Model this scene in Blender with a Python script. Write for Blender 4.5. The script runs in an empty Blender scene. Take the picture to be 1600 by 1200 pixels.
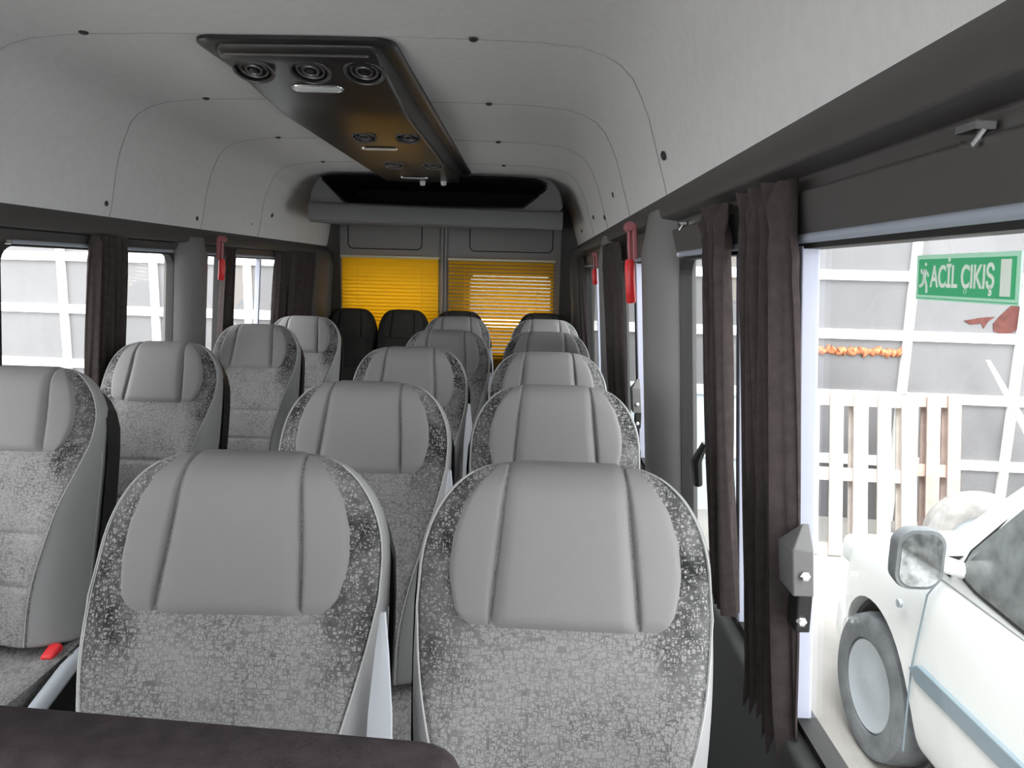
import bpy, bmesh, math, random
from mathutils import Vector, Matrix
random.seed(7)
S = bpy.context.scene
COL = S.collection
PI = math.pi

# ------------------------------------------------------------------ camera
cam_d = bpy.data.cameras.new('camera'); cam = bpy.data.objects.new('camera', cam_d); COL.objects.link(cam)
cam_d.sensor_width = 36.0; cam_d.lens = 1120/1600*36.0; cam_d.clip_start = 0.02; cam_d.clip_end = 200
S.camera = cam
def cam_axes():
    f = 1120.0
    Y = Vector(((828-800)/f, -(427-600)/f, -1)).normalized()
    z0 = Vector((math.sin(.028), math.cos(.028), 0)); Z = (z0 - Y*z0.dot(Y)).normalized(); X = Y.cross(Z)
    return Matrix((X, Y, Z))
cam.matrix_world = Matrix.Translation((0, 0, 1.40)) @ cam_axes().to_4x4()

# ------------------------------------------------------------------ world / exposure
W = bpy.data.worlds.new('overcast_sky'); S.world = W; W.use_nodes = True
bg = W.node_tree.nodes['Background']; bg.inputs[0].default_value = (0.98, 0.98, 1.0, 1); bg.inputs[1].default_value = 2.6
sun_d = bpy.data.lights.new('hazy_sun', 'SUN'); sun = bpy.data.objects.new('hazy_sun', sun_d); COL.objects.link(sun)
sun_d.energy = 1.6; sun_d.angle = math.radians(25); sun_d.color = (1, .97, .93)
sun.rotation_euler = (math.radians(42), 0, math.radians(-12))
S.view_settings.view_transform = 'Standard'; S.view_settings.look = 'None'
S.view_settings.gamma = 1.0; S.view_settings.use_curve_mapping = False
S.view_settings.exposure = 1.36
cy = S.cycles
cy.max_bounces = 10; cy.diffuse_bounces = 5; cy.glossy_bounces = 3; cy.transmission_bounces = 6; cy.transparent_max_bounces = 12
cy.sample_clamp_indirect = 6.0; cy.caustics_reflective = False; cy.caustics_refractive = False
cy.use_denoising = True

# ------------------------------------------------------------------ materials
def mat(name, col, rough=.6, metal=0.0, spec=.4, bump=0, bscale=200, btype='noise', var=0, vscale=8, emit=None):
    m = bpy.data.materials.new(name); m.use_nodes = True
    nt = m.node_tree; b = nt.nodes['Principled BSDF']
    b.inputs['Base Color'].default_value = (*col, 1); b.inputs['Roughness'].default_value = rough
    b.inputs['Metallic'].default_value = metal; b.inputs['Specular IOR Level'].default_value = spec
    tc = nt.nodes.new('ShaderNodeTexCoord')
    if var:
        n = nt.nodes.new('ShaderNodeTexNoise'); n.inputs['Scale'].default_value = vscale; n.inputs['Detail'].default_value = 5
        nt.links.new(tc.outputs['Object'], n.inputs['Vector'])
        r = nt.nodes.new('ShaderNodeMapRange'); r.inputs['From Min'].default_value = .3; r.inputs['From Max'].default_value = .7
        r.inputs['To Min'].default_value = 1-var; r.inputs['To Max'].default_value = 1+var
        nt.links.new(n.outputs['Fac'], r.inputs['Value'])
        mx = nt.nodes.new('ShaderNodeVectorMath'); mx.operation = 'SCALE'; mx.inputs[0].default_value = col
        nt.links.new(r.outputs['Result'], mx.inputs['Scale']); nt.links.new(mx.outputs['Vector'], b.inputs['Base Color'])
    if bump:
        if btype == 'noise':
            n = nt.nodes.new('ShaderNodeTexNoise'); n.inputs['Detail'].default_value = 3; out = 'Fac'
        else:
            n = nt.nodes.new('ShaderNodeTexVoronoi'); out = 'Distance'
        n.inputs['Scale'].default_value = bscale; nt.links.new(tc.outputs['Object'], n.inputs['Vector'])
        bp = nt.nodes.new('ShaderNodeBump'); bp.inputs['Strength'].default_value = bump; bp.inputs['Distance'].default_value = .003
        nt.links.new(n.outputs[out], bp.inputs['Height']); nt.links.new(bp.outputs['Normal'], b.inputs['Normal'])
    return m

def printed_fabric(name, base, ink, scale, head):
    """woven grey cloth printed with a dark scribble, denser on the shoulders"""
    m = bpy.data.materials.new(name); m.use_nodes = True; nt = m.node_tree; L = nt.links
    N = lambda t, **k: nt.nodes.new('ShaderNode'+t)
    b = nt.nodes['Principled BSDF']; b.inputs['Roughness'].default_value = .9; b.inputs['Specular IOR Level'].default_value = .2
    tc = N('TexCoord'); oi = N('ObjectInfo')
    add = N('VectorMath'); add.operation = 'ADD'; L.new(tc.outputs['Object'], add.inputs[0])
    rs = N('VectorMath'); rs.operation = 'SCALE'; rs.inputs[0].default_value = (7, 3, 5); L.new(oi.outputs['Random'], rs.inputs['Scale'])
    L.new(rs.outputs['Vector'], add.inputs[1])
    nz = N('TexNoise'); nz.inputs['Scale'].default_value = 60; nz.inputs['Detail'].default_value = 2; L.new(add.outputs['Vector'], nz.inputs['Vector'])
    ds = N('VectorMath'); ds.operation = 'MULTIPLY_ADD'; L.new(nz.outputs['Color'], ds.inputs[0]); ds.inputs[1].default_value = (.006,)*3; L.new(add.outputs['Vector'], ds.inputs[2])
    # density of the print
    sp = N('SeparateXYZ'); L.new(tc.outputs['Object'], sp.inputs[0])
    ab = N('Math'); ab.operation = 'ABSOLUTE'; L.new(sp.outputs['X'], ab.inputs[0])
    mrx = N('MapRange'); mrx.interpolation_type = 'SMOOTHSTEP'; mrx.inputs['From Min'].default_value = .10; mrx.inputs['From Max'].default_value = .15; L.new(ab.outputs[0], mrx.inputs['Value'])
    mrz = N('MapRange'); mrz.interpolation_type = 'SMOOTHSTEP'; mrz.inputs['From Min'].default_value = .33; mrz.inputs['From Max'].default_value = .45; L.new(sp.outputs['Z'], mrz.inputs['Value'])
    md = N('Math'); md.operation = 'MULTIPLY'; L.new(mrx.outputs[0], md.inputs[0]); L.new(mrz.outputs[0], md.inputs[1])
    lines = []
    for sc, st in ((scale, (1, .2, .45)), (scale*.7, (.45, .2, 1.0))):
        mp = N('VectorMath'); mp.operation = 'MULTIPLY'; mp.inputs[1].default_value = st; L.new(ds.outputs['Vector'], mp.inputs[0])
        df = N('Math'); df.operation = 'SUBTRACT'
        for q, ft in enumerate(('F2', 'F1')):
            v = N('TexVoronoi'); v.feature = ft; v.distance = 'CHEBYCHEV'; v.inputs['Scale'].default_value = sc; L.new(mp.outputs['Vector'], v.inputs['Vector'])
            L.new(v.outputs['Distance'], df.inputs[q])
        wd = N('Math'); wd.operation = 'MULTIPLY_ADD'; wd.inputs[1].default_value = -.055; L.new(md.outputs[0], wd.inputs[0]); L.new(df.outputs[0], wd.inputs[2])
        r = N('MapRange'); r.inputs['From Min'].default_value = .02; r.inputs['From Max'].default_value = .10; r.inputs['To Min'].default_value = 1; r.inputs['To Max'].default_value = 0
        L.new(wd.outputs[0], r.inputs['Value']); lines.append(r)
    mx = N('Math'); mx.operation = 'MAXIMUM'; L.new(lines[0].outputs[0], mx.inputs[0]); L.new(lines[1].outputs[0], mx.inputs[1])
    pn = N('TexNoise'); pn.inputs['Scale'].default_value = 14; pn.inputs['Detail'].default_value = 3; L.new(add.outputs['Vector'], pn.inputs['Vector'])
    pr = N('MapRange'); pr.inputs['From Min'].default_value = .38; pr.inputs['From Max'].default_value = .62; pr.inputs['To Min'].default_value = .6; pr.inputs['To Max'].default_value = 1.0
    L.new(pn.outputs['Fac'], pr.inputs['Value'])
    d2 = N('MapRange'); d2.inputs['To Min'].default_value = .62; d2.inputs['To Max'].default_value = head; L.new(md.outputs[0], d2.inputs['Value'])
    d3 = N('Math'); d3.operation = 'MULTIPLY'; L.new(d2.outputs[0], d3.inputs[0]); L.new(pr.outputs[0], d3.inputs[1])
    d4 = N('Math'); d4.operation = 'MULTIPLY'; d4.use_clamp = True; L.new(d3.outputs[0], d4.inputs[0]); L.new(mx.outputs[0], d4.inputs[1])
    # a second, solid patchiness of ink where the print is dense
    fn = N('TexNoise'); fn.inputs['Scale'].default_value = 120; fn.inputs['Detail'].default_value = 1.5; L.new(add.outputs['Vector'], fn.inputs['Vector'])
    fs_ = N('Math'); fs_.operation = 'SUBTRACT'; fs_.inputs[1].default_value = .5; L.new(fn.outputs['Fac'], fs_.inputs[0])
    fa_ = N('Math'); fa_.operation = 'ABSOLUTE'; L.new(fs_.outputs[0], fa_.inputs[0])
    fr = N('MapRange'); fr.inputs['From Min'].default_value = .02; fr.inputs['From Max'].default_value = .065; fr.inputs['To Min'].default_value = 1; fr.inputs['To Max'].default_value = 0; L.new(fa_.outputs[0], fr.inputs['Value'])
    f2 = N('Math'); f2.operation = 'MULTIPLY'; L.new(fr.outputs[0], f2.inputs[0]); L.new(md.outputs[0], f2.inputs[1])
    f3 = N('Math'); f3.operation = 'MULTIPLY'; L.new(f2.outputs[0], f3.inputs[0]); L.new(pr.outputs[0], f3.inputs[1])
    f4 = N('Math'); f4.operation = 'MULTIPLY'; f4.inputs[1].default_value = .9; L.new(f3.outputs[0], f4.inputs[0])
    mm = N('Math'); mm.operation = 'MAXIMUM'; L.new(d4.outputs[0], mm.inputs[0]); L.new(f4.outputs[0], mm.inputs[1])
    mix = N('Mix'); mix.data_type = 'RGBA'; mix.inputs['A'].default_value = (*base, 1); mix.inputs['B'].default_value = (*ink, 1)
    L.new(mm.outputs[0], mix.inputs['Factor']); L.new(mix.outputs['Result'], b.inputs['Base Color'])
    wv = N('TexNoise'); wv.inputs['Scale'].default_value = 500; L.new(tc.outputs['Object'], wv.inputs['Vector'])
    bp = N('Bump'); bp.inputs['Strength'].default_value = .25; bp.inputs['Distance'].default_value = .002; L.new(wv.outputs['Fac'], bp.inputs['Height']); L.new(bp.outputs['Normal'], b.inputs['Normal'])
    return m

def glass_mat(name, tint, gloss=.06, rough=.02):
    m = bpy.data.materials.new(name); m.use_nodes = True; nt = m.node_tree; nt.nodes.clear()
    o = nt.nodes.new('ShaderNodeOutputMaterial'); t = nt.nodes.new('ShaderNodeBsdfTransparent'); t.inputs[0].default_value = (*tint, 1)
    g = nt.nodes.new('ShaderNodeBsdfGlossy'); g.inputs['Roughness'].default_value = rough
    lw = nt.nodes.new('ShaderNodeLayerWeight'); lw.inputs[0].default_value = .5
    pw = nt.nodes.new('ShaderNodeMath'); pw.operation = 'POWER'; pw.inputs[1].default_value = 4; nt.links.new(lw.outputs['Facing'], pw.inputs[0])
    fr = nt.nodes.new('ShaderNodeMapRange'); fr.inputs['To Min'].default_value = gloss*.4; fr.inputs['To Max'].default_value = .6; nt.links.new(pw.outputs[0], fr.inputs['Value'])
    mx = nt.nodes.new('ShaderNodeMixShader')
    nt.links.new(fr.outputs[0], mx.inputs[0]); nt.links.new(t.outputs[0], mx.inputs[1]); nt.links.new(g.outputs[0], mx.inputs[2]); nt.links.new(mx.outputs[0], o.inputs[0])
    return m

M = {}
M['print'] = printed_fabric('printed_seat_cloth', (.275, .266, .268), (.018, .018, .018), 230, 1.0)
M['head'] = mat('headrest_cloth', (.222, .213, .214), .9, 0, .2, .15, 800, 'voronoi')
M['gusset'] = mat('gusset_cloth', (.29, .285, .29), .7, 0, .3, .15, 300)
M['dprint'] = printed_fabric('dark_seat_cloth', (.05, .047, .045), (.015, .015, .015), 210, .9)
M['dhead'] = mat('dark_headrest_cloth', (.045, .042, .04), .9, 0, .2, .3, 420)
M['piping'] = mat('piping', (.40, .40, .40), .6)
M['shell'] = mat('seat_shell_plastic', (.012, .012, .012), .5)
M['belt'] = mat('belt_webbing', (.46, .475, .52), .75, 0, .3, .2, 300)
M['armrest'] = mat('armrest_plastic', (.36, .38, .42), .5)
M['red'] = mat('red_plastic', (.75, .03, .035), .35)
M['palered'] = mat('faded_red_plastic', (.38, .12, .14), .45)
M['ceiling'] = mat('headliner_cloth', (.68, .675, .675), .95, 0, .1, .12, 260, 'voronoi', .03, 40)
M['seam'] = mat('seam_shadow_gap', (.36, .36, .36), .9)
M['screw'] = mat('fixing_plug', (.03, .03, .03), .5)
M['trim'] = mat('dark_trim_plastic', (.06, .055, .054), .55, 0, .5, .12, 500)
M['pillar'] = mat('pillar_plastic', (.155, .15, .15), .6, 0, .4, .08, 400)
M['dark'] = mat('black_plastic', (.008, .008, .008), .35)
M['lower'] = mat('lower_lining', (.075, .075, .075), .7, 0, .3, .1, 300)
M['rubber'] = mat('window_rubber', (.012, .011, .011), .6)
M['strip'] = mat('grey_rail', (.33, .36, .42), .4)
M['alu'] = mat('pale_channel', (.46, .47, .58), .5)
M['curtain'] = mat('curtain_cloth', (.058, .047, .046), .95, 0, .1, .3, 350, 'noise', .15, 60)
M['console'] = mat('glossy_console_plastic', (.022, .02, .02), .3, 0, .6)
M['chrome'] = mat('chrome', (.8, .8, .8), .2, 1.0)
M['ring'] = mat('vent_ring', (.12, .11, .11), .25, .3)
M['lamp'] = mat('lamp_lens', (.75, .78, .78), .3)
M['yellow'] = mat('yellow_blind', (.97, .69, .05), .45, 0, .4)
nt = M['yellow'].node_tree; b_ = nt.nodes['Principled BSDF']; tr_ = nt.nodes.new('ShaderNodeBsdfTranslucent'); tr_.inputs[0].default_value = (.98, .72, .09, 1)
mx_ = nt.nodes.new('ShaderNodeMixShader'); mx_.inputs[0].default_value = .6; nt.links.new(b_.outputs[0], mx_.inputs[1]); nt.links.new(tr_.outputs[0], mx_.inputs[2]); nt.links.new(mx_.outputs[0], nt.nodes['Material Output'].inputs[0])
M['rail'] = mat('blind_rail', (.75, .68, .5), .4)
M['door'] = mat('rear_lining', (.30, .29, .295), .75, 0, .3, .1, 300)
M['shelf'] = mat('shelf_cloth', (.19, .19, .195), .85, 0, .2, .15, 300)
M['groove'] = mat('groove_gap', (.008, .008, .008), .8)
M['floor'] = mat('vinyl_floor', (.06, .06, .06), .6, 0, .4, .1, 100, 'noise', .2, 6)
M['front'] = mat('front_seat_cloth', (.052, .042, .045), .95, 0, .1, .3, 350, 'noise', .2, 60)
M['glass'] = glass_mat('window_glass', (.93, .95, .94))
M['white'] = mat('white_frame_paint', (.80, .81, .80), .4)
M['pane'] = mat('workshop_pane', (.15, .147, .155), .35, 0, .5, 0, 1, 'noise', .12, 1.2)
M['lowpanel'] = mat('pale_blue_panel', (.55, .63, .68), .5, 0, .4, 0, 1, 'noise', .05, 3)
M['concrete'] = mat('concrete_ground', (.34, .325, .31), .9, 0, .2, .2, 30, 'noise', .15, 1.5)
M['wood'] = mat('pale_pallet_wood', (.53, .475, .44), .8, 0, .2, .1, 60, 'noise', .12, 9)
M['wood2'] = mat('worn_pallet_wood', (.40, .31, .275), .8, 0, .2, .1, 60, 'noise', .15, 9)
M['carwhite'] = mat('white_car_paint', (.82, .83, .83), .25, 0, .5)
M['carglass'] = mat('dark_car_glass', (.15, .16, .162), .12, 0, .6, 0, 1, 'noise', .35, 14)
M['tyre'] = mat('dusty_tyre', (.16, .17, .18), .85, 0, .2, .2, 60, 'noise', .25, 12)
M['tyre2'] = mat('dusty_pale_tyre', (.30, .29, .285), .85, 0, .2, .2, 60, 'noise', .2, 12)
M['hub'] = mat('wheel_cover', (.42, .46, .5), .4, .3)
M['mirror'] = mat('mirror_glass', (.55, .56, .57), .1, .9, .5, 0, 1, 'noise', .5, 26)
M['carrub'] = mat('rubbing_strip', (.20, .26, .30), .5)
M['arch'] = mat('arch_liner', (.03, .03, .03), .9)
M['green'] = mat('sign_green', (.06, .47, .21), .4)
M['mint'] = mat('sign_edge_mint', (.50, .85, .66), .4)
M['signwhite'] = mat('sign_white', (.80, .88, .80), .4)
M['orange'] = mat('orange_fringe', (.50, .20, .10), .8, 0, .2, .6, 60, 'noise', .35, 30)
M['brick'] = mat('red_brown_sheet', (.10, .036, .031), .8, 0, .2, 0, 1, 'noise', .25, 20)

# ------------------------------------------------------------------ mesh helper
class MB:
    def __init__(s): s.v = []; s.f = []; s.mi = []
    def add(s, vs, fs, mi=0):
        o = len(s.v); s.v += [tuple(p) for p in vs]
        for f in fs: s.f.append([i+o for i in f]); s.mi.append(mi)
        return s
    def box(s, x0, x1, y0, y1, z0, z1, mi=0, mtx=None):
        vs = [Vector((x, y, z)) for x in (x0, x1) for y in (y0, y1) for z in (z0, z1)]
        if mtx is not None: vs = [mtx @ p for p in vs]
        return s.add(vs, [(0, 1, 3, 2), (4, 6, 7, 5), (0, 4, 5, 1), (2, 3, 7, 6), (0, 2, 6, 4), (1, 5, 7, 3)], mi)
    def loft(s, rings, closed=True, cap=True, mi=0):
        n = len(rings[0]); vs = [p for r in rings for p in r]; fs = []
        for j in range(len(rings)-1):
            for i in range(n if closed else n-1):
                a = j*n+i; b = j*n+(i+1) % n; fs.append((a, b, b+n, a+n))
        if cap: fs.append(tuple(range(n))[::-1]); fs.append(tuple(range((len(rings)-1)*n, len(rings)*n)))
        return s.add(vs, fs, mi)
    def prism(s, poly, fn0, fn1, mi=0):
        return s.loft([[fn0(*p) for p in poly], [fn1(*p) for p in poly]], True, True, mi)
    def plate_hole(s, outer, inner, fn0, fn1, mi=0):
        """outer & inner loops with equal counts; fn0/fn1 map (u,v) to the two faces"""
        n = len(outer); vs = [fn0(*p) for p in outer]+[fn0(*p) for p in inner]+[fn1(*p) for p in outer]+[fn1(*p) for p in inner]; fs = []
        for i in range(n):
            k = (i+1) % n
            fs += [(i, k, n+k, n+i), (2*n+i, 3*n+i, 3*n+k, 2*n+k), (i, 2*n+i, 2*n+k, k), (n+i, n+k, 3*n+k, 3*n+i)]
        return s.add(vs, fs, mi)
    def tube(s, pts, r, seg=8, closed=False, mi=0, flat=1.0):
        pts = [Vector(p) for p in pts]; n = len(pts); rings = []
        up = None
        for i, p in enumerate(pts):
            a = pts[(i-1) % n] if (i or closed) else p; b = pts[(i+1) % n] if (i < n-1 or closed) else p
            t = (b-a).normalized() if (b-a).length > 1e-9 else Vector((0, 0, 1))
            if up is None: up = Vector((0, 0, 1)) if abs(t.z) < .9 else Vector((1, 0, 0))
            sd = t.cross(up).normalized(); up = sd.cross(t).normalized()
            rr = r[i] if isinstance(r, (list, tuple)) else r
            rings.append([p + sd*math.cos(2*PI*k/seg)*rr + up*math.sin(2*PI*k/seg)*rr*flat for k in range(seg)])
        if closed:
            rings.append(rings[0]); return s.loft(rings, True, False, mi)
        return s.loft(rings, True, True, mi)
    def lathe(s, prof, origin, axis='Z', seg=28, mi=0, cap=True, mtx=None):
        rings = []
        for (r, h) in prof:
            ring = []
            for k in range(seg):
                a = 2*PI*k/seg; c, d = r*math.cos(a), r*math.sin(a)
                p = {'Z': (c, d, h), 'X': (h, c, d), 'Y': (c, h, d)}[axis]
                p = Vector(p)
                if mtx is not None: p = mtx @ p
                ring.append(p+Vector(origin))
            rings.append(ring)
        return s.loft(rings, True, cap, mi)
    def build(s, name, m, parent=None, smooth=True, bevel=0, sub=0, angle=40, weld=False, bseg=2):
        me = bpy.data.meshes.new(name); me.from_pydata(s.v, [], s.f)
        ms = m if isinstance(m, list) else [m]
        for x in ms: me.materials.append(x)
        me.polygons.foreach_set('material_index', s.mi); me.update()
        b = bmesh.new(); b.from_mesh(me)
        if weld: bmesh.ops.remove_doubles(b, verts=b.verts, dist=1e-5)
        bmesh.ops.recalc_face_normals(b, faces=b.faces); b.to_mesh(me); b.free()
        me.polygons.foreach_set('use_smooth', [bool(smooth)]*len(me.polygons))
        if smooth and angle < 180 and not sub: me.set_sharp_from_angle(angle=math.radians(angle))
        o = bpy.data.objects.new(name, me); COL.objects.link(o)
        if parent is not None: o.parent = parent
        if bevel:
            d = o.modifiers.new('bevel', 'BEVEL'); d.width = bevel; d.segments = bseg; d.limit_method = 'ANGLE'; d.angle_limit = math.radians(35)
        if sub:
            d = o.modifiers.new('subdivision', 'SUBSURF'); d.levels = sub; d.render_levels = sub
        return o

def tag(o, label, cat, group=None):
    o['label'] = label; o['category'] = cat
    if group: o['group'] = group
    return o
def struct(o, label=None):
    o['kind'] = 'structure'
    if label: o['label'] = label
    o['category'] = o.name.split('_')[0].split('.')[0]
    return o
def thing(name, label, cat, loc=(0, 0, 0), rot=(0, 0, 0), group=None):
    o = bpy.data.objects.new(name, None); COL.objects.link(o); o.location = loc; o.rotation_euler = rot; o.empty_display_size = .1
    return tag(o, label, cat, group)
def kids(o): return [c for c in list(bpy.data.objects) if c.parent == o]
def copy_tree(o, parent=None):
    c = o.copy(); COL.objects.link(c); c.parent = parent
    for ch in kids(o): copy_tree(ch, c)
    return c
def rrect(x0, x1, z0, z1, r, n=6):
    pts = []
    for cx, cz, a0 in ((x1-r, z1-r, 0), (x0+r, z1-r, 90), (x0+r, z0+r, 180), (x1-r, z0+r, 270)):
        for k in range(n+1):
            a = math.radians(a0+90*k/n); pts.append((cx+r*math.cos(a), cz+r*math.sin(a)))
    return pts
def rect_like(x0, x1, z0, z1, inner):
    """outer rectangle loop matching the point count of a rrect loop"""
    return rrect(x0, x1, z0, z1, .0001, len(inner)//4-1)
def sm(t): t = max(0, min(1, t)); return t*t*(3-2*t)

# ------------------------------------------------------------------ the shell of the bus
XC = -.56                         # centre line of the bus
Y0, Y1 = -1.5, 5.2
def hg(z): return .93-.07*(z-1.45)      # half width of the glass at height z
def WX(sd, h): return XC+sd*h

fl = MB().box(XC-1.0, XC+1.0, Y0, Y1, -.04, 0).build('floor', M['floor'], smooth=False); struct(fl, 'dark grey vinyl floor of the bus')

# ceiling: one sheet with rounded corners
def prof(sd):
    low = 1.585 if sd > 0 else 1.535
    return [(.897 if sd > 0 else .902, low), (.885, low+.045), (.858, 1.72), (.840, 1.78), (.818, 1.83), (.795, 1.868), (.765, 1.898), (.725, 1.920), (.67, 1.936), (.56, 1.947), (.35, 1.952)]
inner = [(-h, z) for h, z in prof(-1)] + [(0, 1.954)] + [(h, z) for h, z in reversed(prof(1))]
outer = [(x*1.045, z+.03 if abs(x) < .75 else z+.01) for x, z in inner]
loop = inner+outer[::-1]
def ring_at(y): return [(XC+x, y, z) for x, z in loop]
cl = MB().loft([ring_at(Y0+(Y1-Y0)*k/12) for k in range(13)], True, True).build('ceiling', M['ceiling'], angle=50); struct(cl, 'pale grey cloth headliner with rounded corners')
for y in (1.82, 2.48, 3.17, 3.84):
    q = MB().tube([(XC+x*.9985, y+(0.01 if abs(x) > .8 else 0), z-.0003) for x, z in inner], .0012, 6).build('seam', M['seam'], cl)
def plug(p, n):
    n = Vector(n).normalized(); q = n.to_track_quat('Z', 'Y').to_matrix()
    MB().lathe([(.011, 0), (.011, .003), (.007, .006), (.0, .0065)], p, 'Z', 12, mtx=q).build('fixing_plug', M['screw'], cl)
for y in (1.82, 2.48, 3.17, 3.84):
    for x in (-.53, .41): plug((XC+x, y-.012, 1.948), (0, 0, -1))
for y, z in ((2.48, 1.60), (3.15, 1.60), (3.76, 1.62)): plug((XC-.884, y-.02, z), (1, 0, .2))
for y, z in ((2.78, 1.70), (3.62, 1.68), (1.75, 1.68), (4.4, 1.66)): plug((XC+.866, y, z), (-1, 0, -.3))
plug((XC+.87, 3.1, 1.64), (-1, 0, -.3)); plug((XC-.866, 4.0, 1.68), (1, 0, -.3))

PILLARS = [(1.80, 1.97), (3.02, 3.19), (4.72, 5.16)]
WIN = [(-.40, 1.78), (1.99, 3.00), (3.21, 4.70)]
ZS, ZT = .755, 1.445
nt_ = 1; nw_ = 1
for sd, side in ((1, 'right'), (-1, 'left')):
    dz = 0 if sd > 0 else -.045
    # lower wall with sill ledge
    p = [(1.0, 0), (.93, 0), (.945, .35), (.935, .70), (.945, ZS-.01), (hg(ZS)-.012, ZS), (hg(ZS)+.03, ZS), (1.03, .4)]
    o = MB().prism(p, lambda h, z: (WX(sd, h), Y0, z), lambda h, z: (WX(sd, h), Y1, z)).build('wall_'+side, M['lower'], bevel=.006)
    struct(o, 'dark grey lining below the %s-hand windows' % side)
    # cant rail above the windows
    p = [(.894, 1.602+dz), (.878, 1.575+dz), (.874, 1.556+dz), (.878, 1.541+dz), (.893, 1.536+dz), (.913, 1.532+dz*.7), (.915, 1.514+dz*.5), (.901, 1.511+dz*.5), (.912, 1.464), (.916, 1.452), (.945, 1.447), (.985, 1.46), (.96, 1.62+dz)]
    o = MB().prism(p, lambda h, z: (WX(sd, h), Y0, z), lambda h, z: (WX(sd, h), 5.16, z)).build('trim_%d' % nt_, M['trim'], angle=30, bevel=.003)
    struct(o, 'dark moulded rail above the %s-hand windows' % side); nt_ += 1
    # pillars
    for k, (a, b) in enumerate(PILLARS):
        if sd < 0 and k == 0: a, b = a-.1, b-.1
        rings = []
        for z in (.74, 1.0, 1.25, 1.40, 1.46+dz*.5, 1.52+dz, 1.562+dz):
            h = hg(z); inn = (.075 if z < 1.465 else .062 if z < 1.54+dz else .053)
            m_ = .0
            if k == 2: inn += .02
            rings.append([(WX(sd, h+.03), a-.03-m_, z), (WX(sd, h-.008), a-.03-m_, z), (WX(sd, h-inn*.55), a-.012-m_*.6, z), (WX(sd, h-inn), a+.025, z), (WX(sd, h-inn-.004), (a+b)/2, z), (WX(sd, h-inn), b-.025, z), (WX(sd, h-inn*.55), b+.012+m_*.6, z), (WX(sd, h-.008), b+.03+m_, z), (WX(sd, h+.03), b+.03+m_, z)])
        o = MB().loft(rings, True, True).build('trim_%d' % nt_, M['pillar'] if k < 2 else M['trim'], angle=60)
        struct(o, 'grey lined pillar between %s-hand windows' % side if k < 2 else 'dark rear corner pillar on the %s' % side); nt_ += 1
    # windows
    for k, (a, b) in enumerate(WIN):
        r = .05
        hole = rrect(a+.012, b-.012, ZS+.012, ZT-.004, r); out = rect_like(a-.04, b+.04, ZS-.01, ZT+.03, hole)
        fn0 = lambda y, z: (WX(sd, hg(z)-.010), y, z); fn1 = lambda y, z: (WX(sd, hg(z)+.02), y, z)
        wn = MB().plate_hole(out, hole, fn0, fn1).build('window_%d' % nw_, M['rubber'], smooth=False)
        struct(wn, ['long near', 'middle', 'rear'][k]+' window on the '+side+'-hand side'); nw_ += 1
        g = rrect(a, b, ZS, ZT+.01, .05)
        MB().prism(g, lambda y, z: (WX(sd, hg(z)+.004), y, z), lambda y, z: (WX(sd, hg(z)+.008), y, z)).build('pane', M['glass'], wn, smooth=False)
        def bar(y0, y1, t0, t1, name, m, zb=ZS, zt=ZT):
            MB().prism([(y0, zb), (y1, zb), (y1, zt), (y0, zt)], lambda y, z: (WX(sd, hg(z)-t0), y, z), lambda y, z: (WX(sd, hg(z)+t1), y, z)).build(name, m, wn, smooth=False, bevel=.002)
        def lever(y, zt, zb, flip=1):
            # sliding-pane catch: wedge, spacer and two screws
            hh = lambda z: WX(sd, hg(z)-.012)
            e = MB().loft([[(hh(zt)-sd*.002, y-.000, zt), (hh(zt)-sd*.012, y-.000, zt), (hh(zt)-sd*.012, y+.012*flip, zt-.01), (hh(zt)-sd*.002, y+.012*flip, zt-.01)],
                           [(hh(zt)-sd*.002, y-.022*flip, zt-.03), (hh(zt)-sd*.03, y-.022*flip, zt-.03), (hh(zt)-sd*.03, y+.034*flip, zt-.035), (hh(zt)-sd*.002, y+.034*flip, zt-.035)],
                           [(hh(zb)-sd*.002, y-.02*flip, zb), (hh(zb)-sd*.03, y-.02*flip, zb), (hh(zb)-sd*.03, y+.034*flip, zb), (hh(zb)-sd*.002, y+.034*flip, zb)]]).build('window_catch', M['pillar'], wn, angle=25, bevel=.002)
            MB().box(min(hh(zb), hh(zb)-sd*.02), max(hh(zb), hh(zb)-sd*.02), y-.012, y+.022, zb-.055, zb).build('catch_block', M['dark'], e, bevel=.002)
            for zz, yy, dd in ((zb+.03, y-.021*flip, .030), (zb-.038, y-.012, .02)):
                MB().lathe([(.007, 0), (.007, .004), (.004, .005), (.004, .002), (0, .002)], (hh(zz)-sd*.016, yy, zz), 'Z', 6, mtx=Matrix.Rotation(PI/2, 3, 'X')).build('catch_screw', M['chrome'], e, angle=20)
        if k == 0:
            bar(.972, .993, .012, .012, 'sliding_channel', M['alu']); bar(1.265, 1.287, .010, .012, 'sliding_channel', M['alu'])
            bar(.995, 1.007, .016, .012, 'channel_seal', M['rubber'])
            if sd > 0: lever(.925, 1.08, .985)
            e = MB().tube([(WX(sd, hg(1.04)-.014), 1.505, 1.05), (WX(sd, hg(1.0)-.03), 1.515, 1.01), (WX(sd, hg(.95)-.022), 1.535, .95)], [.008, .012, .010], 8).build('pull_lever', M['dark'], wn)
        elif k == 1:
            bar(2.47, 2.49, .012, .012, 'sliding_channel', M['alu']); bar(2.50, 2.52, .014, .012, 'channel_seal', M['rubber'])
            if sd > 0: lever(2.42, 1.055, .94)
        else:
            bar(3.95, 3.97, .012, .012, 'sliding_channel', M['alu']); bar(3.42, 3.47, .018, .012, 'channel_seal', M['rubber'])
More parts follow.
